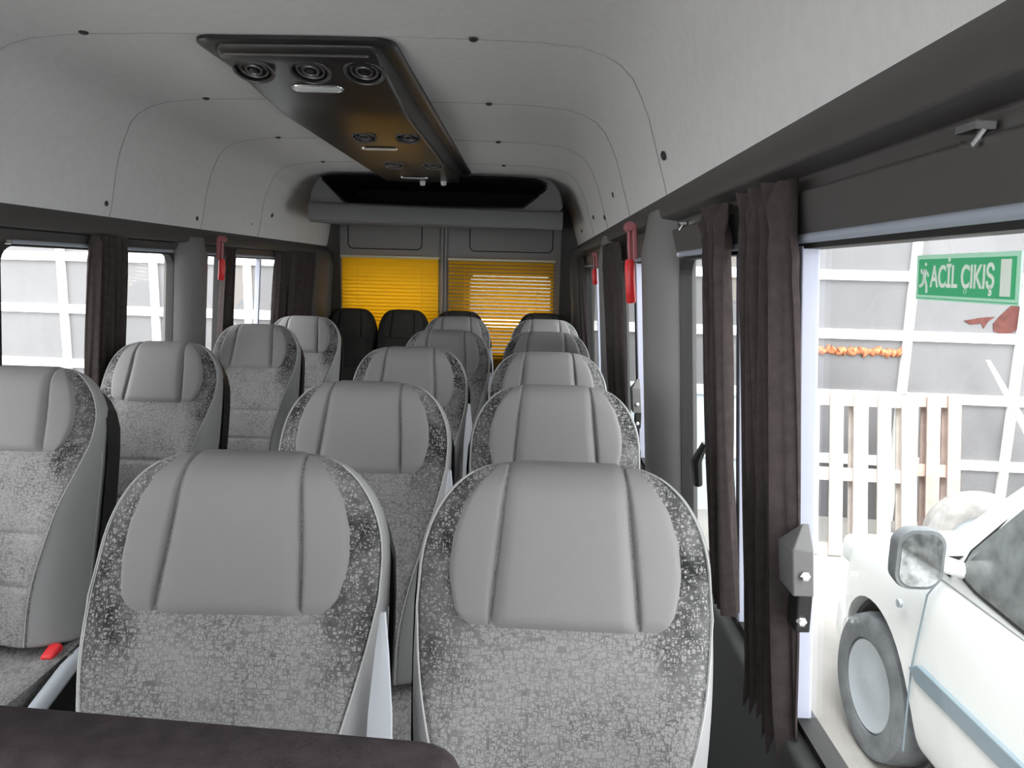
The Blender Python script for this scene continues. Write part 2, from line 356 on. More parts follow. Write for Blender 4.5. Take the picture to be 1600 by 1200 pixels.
        # grey rail along the head of the window
        e = MB().tube([(WX(sd, hg(1.452)-.014), a+.02, 1.4535), (WX(sd, hg(1.452)-.014), b-.02, 1.4535)], .0065, 10).build('head_rail', M['strip'], wn)
        for yy in (a+.03, b-.03):
            MB().lathe([(.009, -.012), (.009, .012)], (WX(sd, hg(1.452)-.014), yy, 1.4535), 'Y', 10).build('rail_end', M['chrome'], e)

# curtain track brackets of bright metal on the right-hand rail
for y in (.59, 1.68):
    b_ = MB().box(-.008, .008, -.013, .013, -.003, .003).tube([(0, -.012, -.004), (-.006, -.012, -.014), (0, .014, -.010)], .003, 6).build('curtain_track_bracket', M['chrome'], smooth=False)
    b_.location = (WX(1, .903), y, 1.520)
    tag(b_, 'small bright metal bracket on dark rail %s' % ('near the top right corner' if y < 1 else 'beside the gathered narrower curtain'), 'bracket')

# unseen cab front, added to cut light from ahead; windscreen opening sized for that
o = MB().plate_hole(rect_like(XC-1.03, XC+1.03, 0, 2.0, rrect(0, 1, 0, 1, .1)), rrect(XC-.84, XC+.84, 1.08, 1.76, .1), lambda x, z: (x, -1.5, z), lambda x, z: (x, -1.56, z)).build('wall_front', M['trim'], smooth=False); struct(o, 'dark surround of the windscreen')
MB().prism(rrect(XC-.84, XC+.84, 1.08, 1.76, .1), lambda x, z: (x, -1.53, z), lambda x, z: (x, -1.534, z)).build('windscreen', M['glass'], o, smooth=False)
# ------------------------------------------------------------------ rear end
wb = MB().plate_hole(rrect(XC-1.03, XC+1.03, 0, 2.0, .0001, 1), rrect(XC-.80, XC+.775, .05, 1.76, .0001, 1), lambda x, z: (x, 5.16, z), lambda x, z: (x, 5.24, z)).build('wall_back', M['trim'], smooth=False); struct(wb, 'dark body frame around the rear doors')
def rear_door(name, x0, x1, wx0, wx1, label, pull):
    hole = rrect(wx0, wx1, .82, 1.385 if pull > 0 else 1.47, .05); out = rect_like(x0, x1, .04, 1.76, hole)
    d = MB().plate_hole(out, hole, lambda x, z: (x, 5.15, z), lambda x, z: (x, 5.21, z)).build(name, M['door'], smooth=False, bevel=.004); struct(d, label)
    MB().prism(hole, lambda x, z: (x, 5.19, z), lambda x, z: (x, 5.194, z)).build('pane', M['glass'], d, smooth=False)
    for gx0, gx1, gz0, gz1 in ((x0+.06, x1-.14, 1.545, 1.80),):
        if pull > 0: gx0, gx1 = x0+.16, x1-.06
        pts = [(gx, 5.148, gz) for gx, gz in rrect(gx0, gx1, gz0, gz1, .035)]
        MB().tube(pts, .0035, 6, True).build('panel_groove', M['groove'], d)
    return d
d1 = rear_door('door_1', -1.355, -.630, -1.325, -.655, 'left rear door behind closed yellow blind', -1)  # window opening enlarged so daylight makes the closed blind glow evenly
d2 = rear_door('door_2', -.590, .215, -.425, .150, 'right rear door behind part-open yellow blind', 1)
cp = MB().box(-.632, -.614, 5.125, 5.2, .04, 1.76).box(-.607, -.588, 5.125, 5.2, .04, 1.76).box(-.614, -.607, 5.14, 5.2, .04, 1.76).build('trim_%d' % nt_, M['door'], smooth=False, bevel=.003); struct(cp, 'dark meeting strip between the rear doors'); nt_ += 1

def blind(x0, x1, ztop, zbot, tilt, label):
    t = thing('venetian_blind', label, 'blind', (0, 0, 0), group='yellow blinds on the rear doors')
    MB().box(x0, x1, 5.085, 5.115, ztop-.016, ztop).build('headrail', M['rail'], t, smooth=False, bevel=.002)
    sl = MB(); pitch = .0255; n = int((ztop-.02-zbot)/pitch); w = .0142
    for i in range(n):
        z = ztop-.03-i*pitch; e = random.uniform(-.003, .003) if tilt < 60 else 0
        a = math.radians(tilt+random.uniform(-2, 2)); cs, sn = math.cos(a), math.sin(a)
        prof_ = []
        for q in (-1, -.5, 0, .5, 1): prof_.append((q*w*cs - .002*(1-q*q)*sn, -q*w*sn - .002*(1-q*q)*cs*-1))
        r0 = [(x0+.006+e, 5.10+py, z+pz) for py, pz in prof_]; r1 = [(x1-.006+e, 5.10+py, z+pz) for py, pz in prof_]
        r0b = [(x, y, z_-.0008) for x, y, z_ in r0][::-1]; r1b = [(x, y, z_-.0008) for x, y, z_ in r1][::-1]
        sl.loft([r0+r0b, r1+r1b], True, True)
    sl.build('slats', M['yellow'], t, angle=60)
    MB().box(x0+.006, x1-.006, 5.09, 5.11, zbot-.012, zbot).build('bottom_rail', M['yellow'], t, smooth=False, bevel=.002)
    for x in (x0+.12, x1-.12):
        MB().tube([(x, 5.084, ztop-.01), (x, 5.084, zbot)], .0012, 5).build('ladder_cord', M['yellow'], t)
    return t
blind(-1.335, -.640, 1.497, .80, 66, 'yellow venetian blind with closed slats on the left rear door')
blind(-.578, .175, 1.492, .80, 40, 'yellow venetian blind with open slats and daylight behind on right rear door')

# overhead rear shelf
sh = thing('overhead_shelf', 'grey overhead rear shelf with dark trapezoid opening above the rear doors', 'shelf', (0, 0, 0))
SY = 4.2
sl_, sr_ = XC-.715, XC+.735
outl = []
def arch(n, x0, x1, zb, zt, rx, rz):
    pts = [(x1, zb)]
    for k in range(n+1):
        a = PI/2*k/n; pts.append((x1-rx+rx*math.cos(a), zt-rz+rz*math.sin(a)))
    for k in range(n+1):
        a = PI/2*k/n; pts.append((x0+rx-rx*math.sin(a), zt-rz+rz*math.cos(a)))
    return pts+[(x0, zb)]
outer_s = arch(7, sl_, sr_, 1.755, 1.949, .16, .17)
def resample(poly, n):
    L = [0]; P = [Vector((*p, 0)) for p in poly]; P.append(P[0])
    for a, b in zip(P, P[1:]): L.append(L[-1]+(b-a).length)
    out_ = []
    for k in range(n):
        t = L[-1]*k/n; i = max(j for j in range(len(L)-1) if L[j] <= t+1e-9); u = (t-L[i])/max(1e-9, L[i+1]-L[i]); q = P[i].lerp(P[i+1], u); out_.append((q.x, q.y))
    return out_
inn_s = []
ix = [(sr_-.225, 1.768), (sr_-.10, 1.87), (sr_-.095, 1.905), (sr_-.16, 1.928), (sr_-.32, 1.935), (sl_+.2, 1.935), (sl_+.075, 1.928), (sl_+.062, 1.915), (sl_+.15, 1.83), (sl_+.21, 1.768)]
# match points by angle around the opening's centre
cx, cz = (sl_+sr_)/2, 1.85
def by_angle(poly, ang):
    d = Vector((math.cos(ang), math.sin(ang)*.2)); best = None
    n = len(poly)
    for i in range(n):
        a = Vector(poly[i])-Vector((cx, cz)); b = Vector(poly[(i+1) % n])-Vector((cx, cz)); e = b-a
        den = d.x*e.y-d.y*e.x
        if abs(den) < 1e-12: continue
        t = (a.x*e.y-a.y*e.x)/den; u = (a.x*d.y-a.y*d.x)/den
        if t > 0 and -1e-6 <= u <= 1+1e-6: best = t if best is None else max(best, t)
    return (cx+d.x*best, cz+d.y*best)
angs = [2*PI*k/64 for k in range(64)]
o64 = [by_angle(outer_s, a) for a in angs]; i64 = [by_angle(ix, a) for a in angs]
MB().plate_hole(o64, i64, lambda x, z: (x, SY, z), lambda x, z: (x, SY+.02, z)).build('front_panel', M['shelf'], sh, smooth=False, bevel=.003)
# protruding lip below the opening
lip = [(SY-.035, 1.662), (SY-.045, 1.70), (SY-.03, 1.752), (SY-.008, 1.764), (SY+.02, 1.764), (SY+.03, 1.662)]
MB().prism(lip, lambda y, z: (sl_-.002, y, z+.012), lambda y, z: (sr_+.004, y, z-.012)).build('lip', M['shelf'], sh, angle=50, bevel=.003)
MB().prism([(SY, 1.662), (5.1, 1.70), (5.1, 1.72), (SY, 1.69)], lambda y, z: (sl_, y, z), lambda y, z: (sr_, y, z)).build('tray', M['shelf'], sh, smooth=False)
MB().tube([(x, SY-.002, z) for x, z in i64], .006, 8, True).build('opening_edge', M['dark'], sh)
bx_ = MB()
for k in range(64):
    pass
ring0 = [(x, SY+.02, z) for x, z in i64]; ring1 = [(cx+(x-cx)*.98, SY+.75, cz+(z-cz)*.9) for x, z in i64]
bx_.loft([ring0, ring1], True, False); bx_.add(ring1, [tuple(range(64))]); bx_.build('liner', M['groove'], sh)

# ------------------------------------------------------------------ ceiling console
co = thing('air_console', 'glossy black ceiling console with round air vents and small lamps', 'console', (XC-.032, 1.82, 1.951))
CL = 2.2; HW = .210
def crect(hw, y0, y1, r): return rrect(-hw, hw, y0, y1, r, 6)
rings = [[(x, y, z) for x, y in crect(hw, e, CL+.15-e, r)] for hw, e, z, r in ((.248, 0, 0, .05), (.248, 0, -.008, .05), (.242, .006, -.013, .046), (.234, .014, -.014, .042))]
MB().loft(rings, True, True).build('flange', M['console'], co, angle=50)
def drop(y): return .036+.044*(y-.05)/.47 if y < .52 else .080
SL = math.atan(.080/.42)*.95
def csec(y, d, hw):
    hb = hw-.012-.012*d/.08
    pr = [(hw, -.008)]+[(hb+.012*math.cos(a), -d+.012+-.012*math.sin(a)) for a in (0, PI/6, PI/3, PI/2)]
    return [(x, y, z) for x, z in pr]+[(-x, y, z) for x, z in pr[::-1]]
ys = [(.022, .016, HW-.018), (.030, .027, HW-.006), (.048, .0355, HW)]+[(y, drop(y), HW) for y in (.09, .13, .18, .23, .28, .33, .38, .44, .52)]+[(CL-.05, .080, HW), (CL-.015, .072, HW-.005), (CL, .05, HW-.015)]
MB().loft([csec(y, d, w) for y, d, w in ys], True, True).build('housing', M['console'], co, angle=40)
MB().tube([(-HW+.03, .040, -.033), (HW-.03, .040, -.033)], .004, 8).build('front_bead', M['ring'], co)
def face_rot(y): return math.atan((drop(y+.01)-drop(y-.01))/.02) if y < .5 else 0
def vent(x, y, r=.054):
    v_ = MB().lathe([(r, .01), (r, -.006), (r*.93, -.011), (r*.84, -.007), (r*.82, .004), (0.001, .004)], (0, 0, 0), 'Z', 28).build('air_vent', M['dark'], co)
    for rr, zz in ((r*.97, -.009), (r*.66, -.004), (r*.38, -.006)):
        MB().tube([(rr*math.cos(2*PI*k/24), rr*math.sin(2*PI*k/24), zz) for k in range(24)], .0035, 6, True).build('vent_ring', M['ring'], v_)
    MB().lathe([(r*.2, .004), (r*.2, -.008), (0.001, -.010)], (0, 0, 0), 'Z', 14).build('vent_knob', M['console'], v_)
    v_.location = (x, y, -drop(y)+.001); v_.rotation_euler = (-face_rot(y)-math.radians(13), 0, 0)
for y, xs in ((.125, (-.138, .01, .150)), (.83, (-.013, .145)), (1.49, (-.03, .145))):
    for x in xs: vent(x, y, .052 if y < .5 else .044)
def clamp(x, y):
    l_ = MB().prism(rrect(-.066, .066, -.020, .020, .019), lambda a, b: (a, b, .004), lambda a, b: (a, b, -.006)).build('lamp', M['lamp'], co, bevel=.003, angle=40)
    MB().tube([(a, b, -.002) for a, b in rrect(-.069, .069, -.023, .023, .02)], .0035, 6, True).build('lamp_bezel', M['chrome'], l_)
    l_.location = (x, y, -drop(y)); l_.rotation_euler = (-face_rot(y), 0, 0)
for y in (.262, 1.09, 1.95): clamp(-.012, y)
for x, y in ((.005, 2.12), (.12, 2.10)):
    MB().lathe([(.016, 0), (.014, -.018), (.008, -.022), (.001, -.022)], (x, y, -.080), 'Z', 14).build('knob', M['lamp'], co)
for y in (.9, 1.7):
    MB().box(-HW-.016, -HW+.01, y, y+.06, -.045, -.02).build('side_clip', M['console'], co, bevel=.003)

# ------------------------------------------------------------------ seats
H = .67; CAP = .05
def Wv(v):
    w = .082+.120*math.sqrt(max(0, 1-(1-min(v, .15)/.15)**2))
    return w-.010*sm((v-.22)/.36)
def XP(v):
    if v < .2: return Wv(v)*.965
    return .965*Wv(.2)+(.110-.965*Wv(.2))*sm((v-.16)/.44)
def Tv(v): return .070+.045*sm(v/.35)
def front_y(u, v):
    """distance of the front face ahead of the hinge plane; u in -1..1 across the piping-to-piping width"""
    a = abs(u); b = sm((v-.12)/.25)
    y = Tv(v)+.034*b*a**2.6-.014*a**9-.02*(1-b)*a**3
    for s in (.405, .53): y -= .007*math.exp(-((v-s)/.006)**2)*(1 if a < .96 else 0)
    return y
CYM = .015
VS = [CAP*(1-math.cos(PI/2*k/6)) for k in range(7)]
KS = {round(v, 6): math.sin(PI/2*k/6) for k, v in enumerate(VS)}
v = CAP
while v < .665:
    near = min(abs(v-.405), abs(v-.53)); v += .006 if near < .024 else .018; VS.append(min(v, .668))
def kfac(v): return math.sqrt(max(0, 1-(1-min(v, CAP)/CAP)**2))
US = [0, .15, .3, .45, .6, .72, .82, .9, .96, 1.0]
def seat_ring(v):
    k = kfac(v); w = Wv(v); xp = XP(v); pts = []
    half = [(xp*u, -front_y(u, v)) for u in US]
    fx, fy = half[-1]
    for t in (.35, .7): half.append((fx+(w-fx)*math.sin(t*PI/2), fy+(-.035-fy)*(1-math.cos(t*PI/2))))
    half += [(w, -.035), (w, -.01), (w-.008, .018), (w*.7, .03), (0, .032)]
    full = half+[(-x, y) for x, y in half[-2:0:-1]]
    return [(x, CYM*-1+(y+CYM)*k, H-v) for x, y in full]
RINGS = [seat_ring(v) for v in VS]
def surf(x, v):
    """front surface point and outward direction"""
    k = kfac(v); y = front_y(x/max(XP(v), 1e-4), v)
    p = Vector((x, -CYM-(y-CYM)*k, H-v)); c = 1-min(v, CAP)/CAP
    return p, Vector((0, -k, c)).normalized()
def pad(left, right, v0, v1, thick, n=16, powx=14, base=-.0015):
    mb = MB(); rows = []; vs = [v0+(v1-v0)*((j/26.0)**1.25) for j in range(27)]
    for j, v in enumerate(vs):
        row = []
        for i in range(n+1):
            u = -1+2*i/n; a, b = left(v), right(v); x = (a+b)/2+(b-a)/2*u
            ev = max(0, (v-(v1-.035))/.035); ed = max(0, 1-abs(u)**powx)**.5*max(0, 1-ev**3)**.5
            p, nn = surf(x, v); row.append(p+nn*(thick*ed*(.35+.65*sm(v/.07))+base))
        rows.append(row)
    mb.loft(rows, False, False); return mb
def PW(v): return .080+.018*(v/.215)
PWO = [(0, .092), (.03, .122), (.06, .140), (.10, .152), (.14, .155), (.165, .151), (.19, .144), (.204, .133), (.212, .120), (.217, .104)]
def WO(v):
    for (a, x), (b, y) in zip(PWO, PWO[1:]):
        if v <= b: return x+(y-x)*(v-a)/(b-a)
    return PWO[-1][1]
def pipe_pts(sg):
    pts = []
    for v in VS[3:-1]:
        p, nn = surf(sg*XP(v)*.995, v); pts.append(p+Vector((sg*.002, -.002, 0)))
    return pts
def cushion_mesh():
    rings = []
    for q in range(15):
        t = q/14; y = -.04-.365*t; e = math.sqrt(max(0.02, 1-max(0, (t-.82)/.18)**2.4))
        pts = []
        for i in range(25):
            u = -1+2*i/24; a = abs(u); z = .035*a**3-.022*a**12
            pts.append((.194*u, y, -.035+(z+.035)*e-.008*math.sin(t*PI)))
        pts += [(.196, y, -.06), (.18, y, -.12*e-.01), (-.18, y, -.12*e-.01), (-.196, y, -.06)]
        rings.append(pts)
    return MB().loft(rings, True, True)

def make_seat(dark=False):
    t = thing('passenger_seat', 'x', 'seat', group='passenger seats')
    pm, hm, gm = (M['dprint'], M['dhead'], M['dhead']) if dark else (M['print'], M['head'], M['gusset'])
    tilt = math.radians(-12.5)
    def rot(o): o.location = (0, 0, .475); o.rotation_euler = (tilt, 0, 0); return o
    mb = MB(); n = len(RINGS[0]); nh = len(US)
    for j in range(len(RINGS)-1):
        for i in range(n):
            k = (i+1) % n
            ii = i if i < n/2 else n-1-i
            mb.add([RINGS[j][i], RINGS[j][k], RINGS[j+1][k], RINGS[j+1][i]], [(0, 1, 2, 3)], 0 if ii < nh-1 else 1)
    mb.add(RINGS[-1], [tuple(range(n))], 1)
    bk = rot(mb.build('backrest', [pm, gm], t, weld=True, sub=1))
    rot(pad(lambda v: -PW(v), lambda v: PW(v), .0, .212, .014).build('headrest', hm, t, angle=180))
    for sg in (-1, 1):
        w = pad((lambda v: PW(v)) if sg > 0 else (lambda v: -WO(v)), (lambda v: WO(v)) if sg > 0 else (lambda v: -PW(v)), .004, .210, .0095, 12, powx=10)
        rot(w.build('headrest_wing', hm, t, angle=180))
        rot(MB().tube(pipe_pts(sg), .0013, 6).build('piping', M['shell'] if dark else M['piping'], t))
        rp = [(sg*(Wv(v)+.0005), -.030, H-v) for v in VS if v > .21]
        rot(MB().tube(rp, .0013, 6).build('piping', M['shell'] if dark else M['piping'], t))
    # plastic shell behind
    rs = []
    for v in [.035, .05, .08, .11, .15, .2, .25, .32, .4, .5, .6, .69]:
        w = Wv(max(0, v-.03))+.007; k = kfac(max(.0, v-.02)); w = max(w, .05)
        bulge = .05+.012*math.sin(min(1, v/.6)*PI)
        rs.append([(-w, -.018, H-v), (-w, .0, H-v), (-w*.96, bulge*.8*k+.004, H-v), (-w*.6, bulge*k+.01, H-v), (0, bulge*k+.012, H-v), (w*.6, bulge*k+.01, H-v), (w*.96, bulge*.8*k+.004, H-v), (w, .0, H-v), (w, -.018, H-v), (w*.9, .012, H-v), (-w*.9, .012, H-v)])
    rot(MB().loft(rs, True, True).build('back_shell', M['shell'], t, angle=60))
    cu = cushion_mesh().build('seat_cushion', [pm], t, angle=60); cu.location = (0, 0, .475)
    MB().box(-.19, .19, -.36, .04, .30, .36).build('seat_frame', M['shell'], t, smooth=False, bevel=.01)
    for sx in (-.15, .15):
        MB().prism([(-.36, 0), (-.02, 0), (-.06, .04), (-.10, .30), (-.30, .30), (-.33, .04)], lambda y, z: (sx-.02, y, z), lambda y, z: (sx+.02, y, z)).build('leg', M['shell'], t, smooth=False, bevel=.006)
    return t
def make_belt(seat):
    pts = [(.206, .03, .965), (.207, .015, .92), (.209, -.01, .85), (.211, -.04, .76), (.212, -.07, .62), (.211, -.09, .46), (.208, -.11, .36)]
    ws = [.003, .009, .016, .019, .020, .019, .019]; r0, r1 = [], []
    mb = MB(); rings = []
    for (x, y, z), w in zip(pts, ws):
        d = Vector((.95, -.3, 0)); q = Vector((.3, .95, 0))*.002
        p = Vector((x+.005, y-.05, z)); rings.append([p-d*w-q, p+d*w*.0-q*2.5, p+d*w-q, p+d*w+q, p-q*.5, p-d*w+q])
    mb.loft(rings, True, True); return mb.build('seat_belt', M['belt'], seat, angle=60)
def make_buckle(seat):
    a = MB().tube([(.215, -.03, .42), (.222, -.10, .475), (.226, -.135, .50)], [.012, .012, .012], 8, flat=.5).build('buckle_stalk', M['shell'], seat)
    b = MB().box(-.014, .014, -.022, .022, -.01, .01).build('buckle', M['red'], seat, bevel=.004); b.location = (.165, -.115, .492); b.rotation_euler = (.4, 0, 0)
def make_armrest(seat):
    pts = [(.225, -.03, .475), (.235, -.10, .492), (.238, -.17, .487), (.236, -.26, .458), (.232, -.35, .43)]
    MB().tube(pts, [.014, .019, .020, .020, .016], 10, flat=.8).build('armrest', M['armrest'], seat)
    MB().loft([[(.205, y, z1), (.228, y, z1), (.228, y, .33), (.205, y, .33)] for y, z1 in ((-.03, .46), (-.12, .475), (-.26, .445), (-.35, .415))]).build('side_cover', M['shell'], seat, smooth=False, bevel=.004)

ROWS = [1.03, 1.745, 2.48, 3.35, 4.25]
base = make_seat(); belted = copy_tree(base); make_belt(belted)
armed = copy_tree(base); make_buckle(armed); make_armrest(armed)
darkseat = make_seat(True)
OFF = .145     # hinge sits ahead of the top edge
used = {}
def place(proto, x, yt, label, group, rz=0, sc=1, z=0):
    if proto.name not in used: used[proto.name] = 1; o = proto
    else: o = copy_tree(proto)
    o.location = (x, yt-OFF-.02, z); o.rotation_euler = (0, 0, math.radians(rz)); o.scale = (sc, 1, 1)
    o['label'] = label; o['group'] = group
    return o
gw, gm_, gl, gb = 'seats along the right-hand windows', 'seats beside the aisle, right of it', 'single seats along the left-hand windows', 'dark rear bench seats'
rl = ['large grey seat in front, right beside the tall brown curtain', 'grey seat directly behind the large front seat beside the curtain', 'third grey seat back along the right-hand windows', 'fourth grey seat back along the right-hand windows', 'fifth and rearmost light grey seat along the right-hand windows']
ml = ['large grey seat in front, left of its window neighbour, pale belt on its side', 'grey aisle seat just behind the large front aisle seat', 'third grey seat back in the aisle-side row', 'fourth grey seat back in the aisle-side row', 'fifth and farthest grey seat in the aisle-side row, before the blinds']
for i, (y, a, b) in enumerate(zip(ROWS, rl, ml)):
    place(base, (.056, .070, .073, .086, .098)[i], y, a, gw, rz=(-1.5, 0, 1, 0, 0)[i])
    place(belted, (-.388, -.376, -.402, -.370, -.425)[i], y+(.012, -.02, .05, -.04, .08)[i], b, gm_, rz=(1.5, -1, 1, -1, 0)[i])
for x, y, l in ((-1.262, 1.82, 'single grey seat nearest on the left with red buckle and cut by the photo edge'), (-1.25, 2.49, 'single grey seat before the left middle window, second from the front'), (-1.255, 3.36, 'single grey seat third along the left-hand windows'), (-1.235, 4.0, 'pale single grey seat farthest back along the left-hand windows')):
    place(armed, x, y, l, gl)
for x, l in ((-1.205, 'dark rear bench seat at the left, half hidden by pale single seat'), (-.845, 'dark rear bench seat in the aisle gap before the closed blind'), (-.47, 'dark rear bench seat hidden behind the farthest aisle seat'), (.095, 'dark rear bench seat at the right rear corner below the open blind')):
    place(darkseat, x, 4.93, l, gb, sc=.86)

# dark seat in the foreground
fs = thing('front_seat', 'dark front seat whose plain top edge fills the bottom left corner', 'seat', (-.335, .40, -.008))
rs = []
for z, w, a, b in ((.50, .25, -.055, .055), (.85, .258, -.05, .05), (1.05, .255, -.042, .042), (1.10, .248, -.036, .034), (1.115, .242, -.03, .028), (1.122, .230, -.02, .018)):
    rs.append([(x, y, z) for x, y in rrect(-w, w, a, b, min(.045, (b-a)*.48), 5)])
o = MB().loft(rs, True, True).build('backrest', M['front'], fs, angle=60, sub=0); o.rotation_euler = (0, math.radians(3.0), 0)
MB().loft([[(x, y, z) for x, y in rrect(-w, w, -.55, -.05, .06, 5)] for z, w in ((.34, .26), (.38, .28), (.46, .28), (.49, .25))]).build('seat_cushion', M['front'], fs, angle=60)
MB().box(-.2, .2, -.45, .02, 0, .34).build('seat_base', M['shell'], fs, smooth=False, bevel=.01)

# ------------------------------------------------------------------ curtains
def curtain(sd, y0, y1, ztop, zbot, label, folds=5, inset=.045, waist=None, flare=1.0, top_spread=1.0, head=.0):
    n = folds*14; rings = []; NZ = 26; ym = (y0+y1)/2
    ph = random.uniform(0, 6)
    for j in range(NZ+1):
        t = j/NZ; z = ztop+(zbot-ztop)*t
        spread = 1+(top_spread-1)*math.exp(-t/.06) + (flare-1)*sm((t-.9)/.1)
        amp = .014*(1-.35*math.exp(-t/.05)); outer_, inner_ = [], []
        for i in range(n+1):
            s = i/n; y = ym+((s-.5)*(y1-y0)+head*math.exp(-t/.09)*(0.5-s))*spread
            w = math.sin(s*folds*2*PI+ph+.8*math.sin(t*3+s*4))+.35*math.sin(s*folds*4.7*PI+ph*2+t*2)+(.9*math.sin(s*17+t*70)*math.exp(-t/.05))
            h = hg(z)-inset+.015*t+amp*w
            outer_.append((WX(sd, h), y, z)); inner_.append((WX(sd, h-.003), y, z))
        rings.append(outer_+inner_[::-1])
    c = MB().loft(rings, True, True).build('curtain', M['curtain'], angle=70)
    return tag(c, label, 'curtain', 'brown window curtains')
curtain(1, .945, 1.095, 1.525, .70, 'wide tall brown curtain nearest the exit sign, right of its pair', 6, .043, top_spread=1.12, flare=1.25)
curtain(1, 1.235, 1.345, 1.522, .79, 'narrower brown curtain left of the widest one, gathered at its top', 5, .045, top_spread=1.45)
curtain(1, 2.62, 2.98, 1.52, .78, 'brown curtain just beyond the nearer red hammer on the right', 6, .058)
curtain(1, 4.50, 4.68, 1.52, .78, 'brown curtain at the far rear window on the right', 4, .05)
curtain(-1, 2.37, 2.56, 1.49, .78, 'brown curtain over the divider of the left middle window', 5, .045)
curtain(-1, 3.38, 3.50, 1.49, .78, 'narrow brown curtain just behind the red hammer on the left', 3, .05)
curtain(-1, 4.12, 4.34, 1.49, .78, 'brown curtain behind the last bright pane on the left', 5, .045)
curtain(-1, 4.30, 4.74, 1.50, .78, 'brown curtain in the dark left rear corner', 6, .07, top_spread=1.05)

# ------------------------------------------------------------------ emergency hammers
def hammer(sd, y, ztop, label, inset=.085, L=.115, tl=.0):
    x = WX(sd, hg(ztop)-inset)
    t = thing('emergency_hammer', label, 'hammer', (x, y, ztop), (0, -sd*.08, 0), 'red emergency hammers')
    MB().box(-.006, .006, -.022, .022, -.085, .01).build('holder', M['palered'], t, bevel=.003)
    MB().tube([(-sd*.012, 0, .0), (-sd*.014, 0, -.045), (-sd*.013, 0, -.09)], .0055, 8).build('neck', M['palered'], t)
    MB().lathe([(.011, -.025), (.014, -.018), (.014, .018), (.011, .025)], (-sd*.012, 0, .004), 'Y', 12).build('hammer_head', M['palered'], t)
    MB().tube([(-sd*.013, 0, -.085), (-sd*.014, 0, -.10), (-sd*.014, 0, -.14), (-sd*.013, 0, -.085-L), (-sd*.013, 0, -.09-L)], [.011, .0145, .014, .014, .011], 10).build('grip', M['red'], t)
    return t
hammer(1, 2.02, 1.53, 'red emergency hammer nearer on the right, by grey pillar', .083)
hammer(1, 3.225, 1.488, 'red emergency hammer farther back on the right side', .076, .09).scale = (.8, .8, .72)
hammer(-1, 3.25, 1.515, 'red emergency hammer on the left-hand pillar', .088, .09)

# ------------------------------------------------------------------ exit sign on the near right glass
sg = thing('exit_sign', 'green emergency exit sign with running man stuck on the near window', 'sign', (0, 0, 0))
def SP(a, b, off=0.0):           # a: along the sign (0..1 from left), b: height (0..1); lies on the inner face of the glass
    y = .700-.138*a; z = 1.389+.033*b
    return (WX(1, hg(z)-.002-off), y, z)
def sgrect(a0, a1, b0, b1, o0, o1): return MB().prism([(a0, b0), (a1, b0), (a1, b1), (a0, b1)], lambda a, b: SP(a, b, o0), lambda a, b: SP(a, b, o1))
sgrect(-.035, 1.035, -.14, 1.12, -.001, .0004).build('border', M['mint'], sg, smooth=False)
sgrect(-.022, 1.022, -.10, -.075, .0003, .0007).build('border_line', M['green'], sg, smooth=False)
sgrect(0, 1, 0, 1, .0003, .0009).build('panel', M['green'], sg, smooth=False)
sgrect(.875, .965, .06, .94, .0008, .0013).build('door_symbol', M['signwhite'], sg, smooth=False)
rm = MB()
def strokes(pts, w):
    for (a, b), (c, d) in zip(pts, pts[1:]):
        dx, dy = (c-a)*.138, (d-b)*.033; l = math.hypot(dx, dy); nx, ny = -dy/l*w/.138, dx/l*w/.033
        rm.prism([(a+nx, b+ny), (c+nx, d+ny), (c-nx, d-ny), (a-nx, b-ny)], lambda u, v: SP(u, v, .0008), lambda u, v: SP(u, v, .0014))
strokes([(.085, .72), (.075, .42)], .0022); strokes([(.08, .66), (.115, .62), (.13, .52)], .0011); strokes([(.08, .68), (.045, .60), (.035, .72)], .0011)
strokes([(.078, .45), (.105, .30), (.11, .06)], .0014); strokes([(.072, .45), (.055, .28), (.02, .24)], .0014)
rm.prism([(.092+.011*math.cos(2*PI*k/12), .86+.05*math.sin(2*PI*k/12)) for k in range(12)], lambda u, v: SP(u, v, .0008), lambda u, v: SP(u, v, .0014))
rm.build('running_figure', M['signwhite'], sg, smooth=False)
fc = bpy.data.curves.new('sign_text', 'FONT'); fc.body = 'AC\u0130L \u00c7IKI\u015e'; fc.size = 1; fc.extrude = .01; fc.offset = .018
fo = bpy.data.objects.new('tmp', fc); COL.objects.link(fo); bpy.context.view_layer.update()
me = bpy.data.meshes.new_from_object(fo.evaluated_get(bpy.context.evaluated_depsgraph_get())); bpy.data.objects.remove(fo)
xs = [v.co.x for v in me.vertices]; base_h = .72
x0, x1 = min(xs), max(xs)
for vtx in me.vertices:
    a = .15+.67*(vtx.co.x-x0)/(x1-x0); b = .24+.60*vtx.co.y/base_h
    vtx.co = SP(a, b, .0014 if vtx.co.z > 0 else .0007)
me.materials.append(M['signwhite']); me.name = 'lettering'
lt = bpy.data.objects.new('lettering', me); COL.objects.link(lt); lt.parent = sg

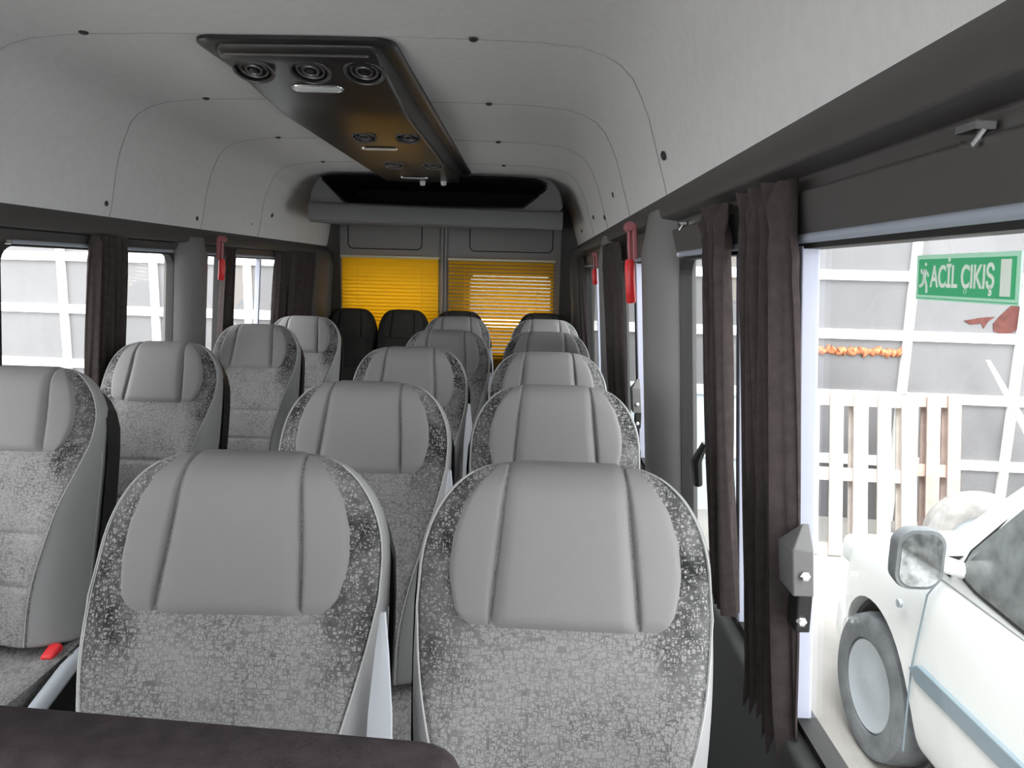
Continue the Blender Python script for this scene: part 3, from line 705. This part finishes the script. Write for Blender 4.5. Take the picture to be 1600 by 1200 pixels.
# ------------------------------------------------------------------ outside: ground and workshop front
GZ = -.65
gr = MB().box(-14, 14, -6, 16, GZ-.1, GZ).build('ground', M['concrete'], smooth=False); struct(gr, 'pale concrete yard outside the bus'); gr['category'] = 'ground'
FA = math.radians(-5.03); FO = Vector((1.56, 6.22, 0)); FM = Matrix.Translation(FO) @ Matrix.Rotation(FA, 4, 'Z')
def FX(x): return (x-1.56)/math.cos(FA)      # along-front coordinate of a world x
edges = [-8.1, -7.2, -6.24, -5.32, -4.4, -3.48, -2.57, -1.66, -.7, .4, 2.28, 3.18, 4.06, 4.97, 5.9, 6.8]
zb = [GZ, -.12, .44, .96, 1.45, 1.95, 2.6]
nwin = 0
wf = MB().box(FX(-8.2), FX(7.0), .06, .3, GZ, 2.9).build('wall_outside', M['pane'], smooth=False); wf.matrix_world = FM; struct(wf, 'grey workshop front standing across the yard')
for a, b in zip(edges, edges[1:]):
    u0, u1 = FX(a), FX(b); w = MB(); bw = .042
    w.box(u0-bw, u0+bw*.6, -.04, .06, GZ, 2.6)
    for z in zb[1:]: w.box(u0, u1, -.03, .05, z-.042, z+.042)
    o = w.build('window_%d' % nw_, M['white'], smooth=False, bevel=.004); nw_ += 1
    o.matrix_world = FM; struct(o, 'white framed bay of the workshop front outside')
    for k in range(6):
        MB().box(u0+.005, u1-.005, .0, .02, zb[k], zb[k+1]).build('pane' if k > 1 else 'panel', M['pane'] if k > 1 or abs(a-.4) > .1 else M['lowpanel'], o, smooth=False)

def FP(u, y, z): return FM @ Vector((u, y, z))
# orange fringe strip and red-brown patches standing in for holes broken in the panes
pts = [(FX(2.36)+i*.019, -.006-.004*math.sin(i*1.7), .815+.012*math.sin(i*2.1)+.006*math.sin(i*5.3)) for i in range(42)]
o = MB().tube(pts, [.030+.012*math.sin(i*2.7)+.007*math.sin(i*1.3) for i in range(42)], 8, flat=1).build('orange_strip', M['orange']); o.matrix_world = FM
tag(o, 'ragged orange strip hanging across a pane above the pallets', 'strip')
def sheet(poly, label):
    o = MB().prism(poly, lambda u, z: (u, -.006, z), lambda u, z: (u, -.001, z)).build('torn_sheet', M['brick'], smooth=False); o.matrix_world = FM
    return tag(o, label, 'sheet', 'red-brown patches for broken panes')
u = FX(3.96)
sheet([(u-.12, 1.02), (u-.06, 1.0), (u+.02, 1.01), (u+.09, 1.06), (u+.10, 1.16), (u+.07, 1.22), (u+.02, 1.26), (u-.03, 1.21), (u-.09, 1.14), (u-.13, 1.08)], 'larger red-brown patch for a hole broken in the pane under the exit sign')
sheet([(u-.36, 1.10), (u-.31, 1.07), (u-.22, 1.08), (u-.20, 1.04), (u-.17, 1.10), (u-.12, 1.14), (u-.22, 1.13)], 'smaller red-brown patch for a broken hole, left of the larger one')

def pallet(name_m, x, y, w, h, lean, label, rz=0, slats=5):
    t = thing('wooden_pallet', label, 'pallet', (x, y, GZ), (math.radians(-lean), 0, math.radians(rz)), 'wooden pallets leaning outside')
    for z in (.0, h/2-.05, h-.1):
        MB().box(0, w, .022, .10, z, z+.1).build('bearer', name_m, t, smooth=False, bevel=.004)
    for k in range(slats):
        x0 = (w-.1)*k/(slats-1)
        MB().box(x0, x0+.1+random.uniform(-.01, .01), 0, .021, random.uniform(0, .02), h+random.uniform(-.02, .02)).build('board', name_m, t, smooth=False, bevel=.003)
    for k in range(3):
        x0 = (w-.1)*k/2
        MB().box(x0, x0+.1, .101, .12, 0, h).build('back_board', name_m, t, smooth=False, bevel=.003)
pallet(M['wood'], 2.13, 5.20, .80, 1.24, 13, 'pale wooden pallet leaning upright by the white car', -4)
pallet(M['wood2'], 3.0, 5.46, .42, 1.2, 11, 'narrower browner wooden pallet behind and right of the pale one', -4, 3)
# tyre standing on the ground beyond the bonnet
t = thing('loose_tyre', 'dusty pale tyre standing beyond the white car bonnet', 'tyre', (3.10, 4.75, GZ+.33), (0, 0, math.radians(-20)))
MB().lathe([(.17, -.07), (.20, -.095), (.28, -.10), (.32, -.08), (.33, -.04), (.33, .04), (.32, .08), (.28, .10), (.20, .095), (.17, .07), (.17, -.07)], (0, 0, 0), 'Y', 36, cap=False).build('tread', M['tyre2'], t)
MB().lathe([(.172, -.03), (.10, -.05), (.03, -.03), (.001, -.03)], (0, 0, 0), 'Y', 30, cap=False).build('rim', M['hub'], t)
# made-up tapered board standing in for an unidentified white spike
o = MB().loft([[(4.55-.07, 5.55, GZ), (4.55+.07, 5.55, GZ), (4.55+.07, 5.60, GZ), (4.55-.07, 5.60, GZ)], [(3.70-.015, 5.80, .80), (3.70+.01, 5.80, .80), (3.70+.01, 5.83, .80), (3.70-.015, 5.83, .80)]]).build('white_board', M['white'], smooth=False, bevel=.004)
tag(o, 'thin white tapered spike, made up as a leaning board beyond the white car', 'board')

# ------------------------------------------------------------------ white car alongside
car = thing('car', 'white car parked beside the bus, seen past its door mirror', 'car', (2.33, 0, GZ))
def car_ring(y, w, zt, zb_=.20, crown=.03):
    h = [(0, zb_), (w*.8, zb_), (w*.95, zb_+.06), (w*.985, zb_+.2), (w, .52), (w*.995, .66), (w*.975, min(zt-.05, .84)), (w*.94, zt-.03), (w*.86, zt-.006), (w*.5, zt+crown*.7), (0, zt+crown)]
    full = h+[(-a, b) for a, b in h[-2:0:-1]]
    return [(a, y, b) for a, b in full]
stn = [(3.62, .50, .62, .30), (3.58, .60, .72, .24), (3.48, .69, .80, .20), (3.30, .76, .88, .2), (3.10, .80, .925, .2), (2.9, .82, .955, .2), (2.72, .83, .985, .2), (2.4, .835, 1.0, .2), (1.4, .835, 1.0, .2), (.3, .835, 1.01, .2), (-.4, .83, 1.02, .22), (-.58, .80, 1.0, .26), (-.64, .74, .95, .32)]
bm = MB().loft([car_ring(*s) for s in stn], True, True)
body = bm.build('body', M['carwhite'], car, weld=True, sub=2)
for wy in (2.93, .25):          # open the wheel arches
    for sx in (-1, 1):
        cut = MB().lathe([(.385, -.2), (.385, .2)], (sx*.80, wy, .30), 'X', 40).build('cut', M['arch'])
        cut.parent = car
        md = body.modifiers.new('arch', 'BOOLEAN'); md.object = cut; md.operation = 'DIFFERENCE'; md.solver = 'EXACT'
bpy.context.view_layer.update()
me = bpy.data.meshes.new_from_object(body.evaluated_get(bpy.context.evaluated_depsgraph_get()))
body.modifiers.clear(); body.data = me; me.name = 'body'
if not me.materials: me.materials.append(M['carwhite'])
me.polygons.foreach_set('use_smooth', [True]*len(me.polygons)); me.set_sharp_from_angle(angle=math.radians(45))
for c in [c for c in bpy.data.objects if c.name.startswith('cut') and c.parent == car]: bpy.data.objects.remove(c)
# greenhouse
def gh(y0, y1, w, z, r):
    return [(a, b, z) for a, b in rrect(-w, w, y0, y1, r, 5)]
cab = MB().loft([gh(-.58, 2.78, .775, .97, .10), gh(-.57, 2.60, .765, 1.15, .12), gh(-.54, 2.33, .735, 1.42, .14), gh(-.50, 2.12, .70, 1.58, .16), gh(-.45, 1.9, .65, 1.655, .2), gh(-.3, 1.65, .5, 1.69, .2)], True, True).build('cabin', M['carwhite'], car, angle=50)
def cw(z): return .775-.010*(z-.97)/.18 if z < 1.15 else .765-.030*(z-1.15)/.27 if z < 1.42 else .735-.035*(z-1.42)/.16
def side_panel(poly, name, m, sx, t0, t1): return MB().prism(poly, lambda y, z: (sx*(cw(z)+t0), y, z), lambda y, z: (sx*(cw(z)+t1), y, z)).build(name, m, car, smooth=False, bevel=.004)
wpoly = [(2.34, 1.015), (2.41, 1.03), (2.43, 1.075), (2.40, 1.14), (2.10, 1.50), (2.02, 1.535), (1.30, 1.545), (1.25, 1.52), (1.25, 1.05), (1.29, 1.0), (2.0, .995)]
def grow(poly, d):
    cx = sum(p[0] for p in poly)/len(poly); cz_ = sum(p[1] for p in poly)/len(poly)
    return [(cx+(p[0]-cx)*(1+d), cz_+(p[1]-cz_)*(1+d*2)) for p in poly]
for sx in (-1, 1):
    side_panel(grow(wpoly, .035), 'window_seal', M['rubber'], sx, -.01, .006)
    side_panel(wpoly, 'side_window', M['carglass'], sx, -.005, .010)
    side_panel([(1.12, 1.0), (1.12, 1.54), (.1, 1.53), (.05, 1.0)], 'rear_window', M['carglass'], sx, -.005, .008)
    MB().prism([(1.2, .60), (2.52, .57), (2.58, .60), (2.52, .64), (1.2, .67)], lambda y, z: (sx*.82, y, z), lambda y, z: (sx*.846, y, z)).build('rubbing_strip', M['carrub'], car, smooth=False, bevel=.005)
    MB().tube([(sx*.8365, 2.56, .26), (sx*.8365, 2.57, .6), (sx*.815, 2.56, .90), (sx*.78, 2.54, .985)], .0035, 6).build('door_gap', M['carrub'], car)
    for wy in (2.93, .25):
        w_ = MB().lathe([(.20, -.09), (.27, -.10), (.30, -.085), (.31, -.04), (.31, .04), (.30, .085), (.27, .10), (.20, .09), (.20, -.09)], (sx*.72, wy, .31), 'X', 40, cap=False).build('wheel', M['tyre'], car)
        MB().lathe([(.205, .07), (.19, .085), (.13, .06), (.06, .075), (.001, .08)], (sx*.72, wy, .31), 'X', 30, cap=False, mtx=Matrix.Scale(sx, 3, Vector((1, 0, 0)))).build('wheel_cover', M['hub'], w_)
        MB().lathe([(.384, -.16), (.384, .02), (.36, .02), (.36, -.14), (.001, -.14), (.001, -.16)], (sx*.70, wy, .30), 'X', 40, cap=False, mtx=Matrix.Scale(sx, 3, Vector((1, 0, 0)))).build('arch_liner', M['arch'], car)
    MB().prism([(2.64, 1.02), (2.45, 1.10), (2.5, 1.05), (2.5, 1.0)], lambda y, z: (sx*(cw(z)-.01), y, z), lambda y, z: (sx*(cw(z)+.008), y, z)).build('mirror_gusset', M['rubber'], car, smooth=False)
    mx_ = sx*.955
    mh = MB().loft([[(mx_+a*s, y, 1.105+b*s) for a, b in rrect(-.085, .085, -.11, .11, .06, 6)] for y, s in ((2.50, .35), (2.475, .75), (2.44, .95), (2.40, 1.0), (2.385, .97))], True, True).build('door_mirror', M['tyre'] if sx < 0 else M['carwhite'], car, angle=50)
    MB().prism(rrect(-.07, .07, -.095, .095, .05, 6), lambda a, b: (mx_+a, 2.386, 1.105+b), lambda a, b: (mx_+a, 2.380, 1.105+b)).build('mirror_glass', M['mirror'], mh, smooth=False)
    MB().tube([(sx*.77, 2.44, 1.05), (sx*.9, 2.44, 1.09)], .03, 10).build('mirror_arm', M['carwhite'], mh)
    MB().lathe([(.018, 0), (.016, .012), (.001, .014)], (sx*.832, 2.70, .80), 'X', 14, mtx=Matrix.Scale(sx, 3, Vector((1, 0, 0)))).build('side_repeater', M['hub'], car)
    MB().loft([[(sx*(.60+a), y, .70+b) for a, b in rrect(-.12, .08, -.07, .07, .04, 4)] for y in (3.42, 3.57)], True, True).build('headlamp', M['lamp'], car, bevel=.01)
MB().prism([(-.58, 2.70), (.58, 2.70), (.52, 2.24), (-.52, 2.24)], lambda x, y: (x, y, .985+(2.78-y)*1.05*.97+.0), lambda x, y: (x, y, .985+(2.78-y)*1.05*.97+.012)).build('windscreen', M['carglass'], car, smooth=False)
bm = MB().loft([[(a, y, .32+b) for a, b in rrect(-w, w, -.10, .12, .05, 4)] for y, w in ((3.35, .74), (3.55, .68), (3.64, .55))]).build('bumper', M['carwhite'], car, angle=50)
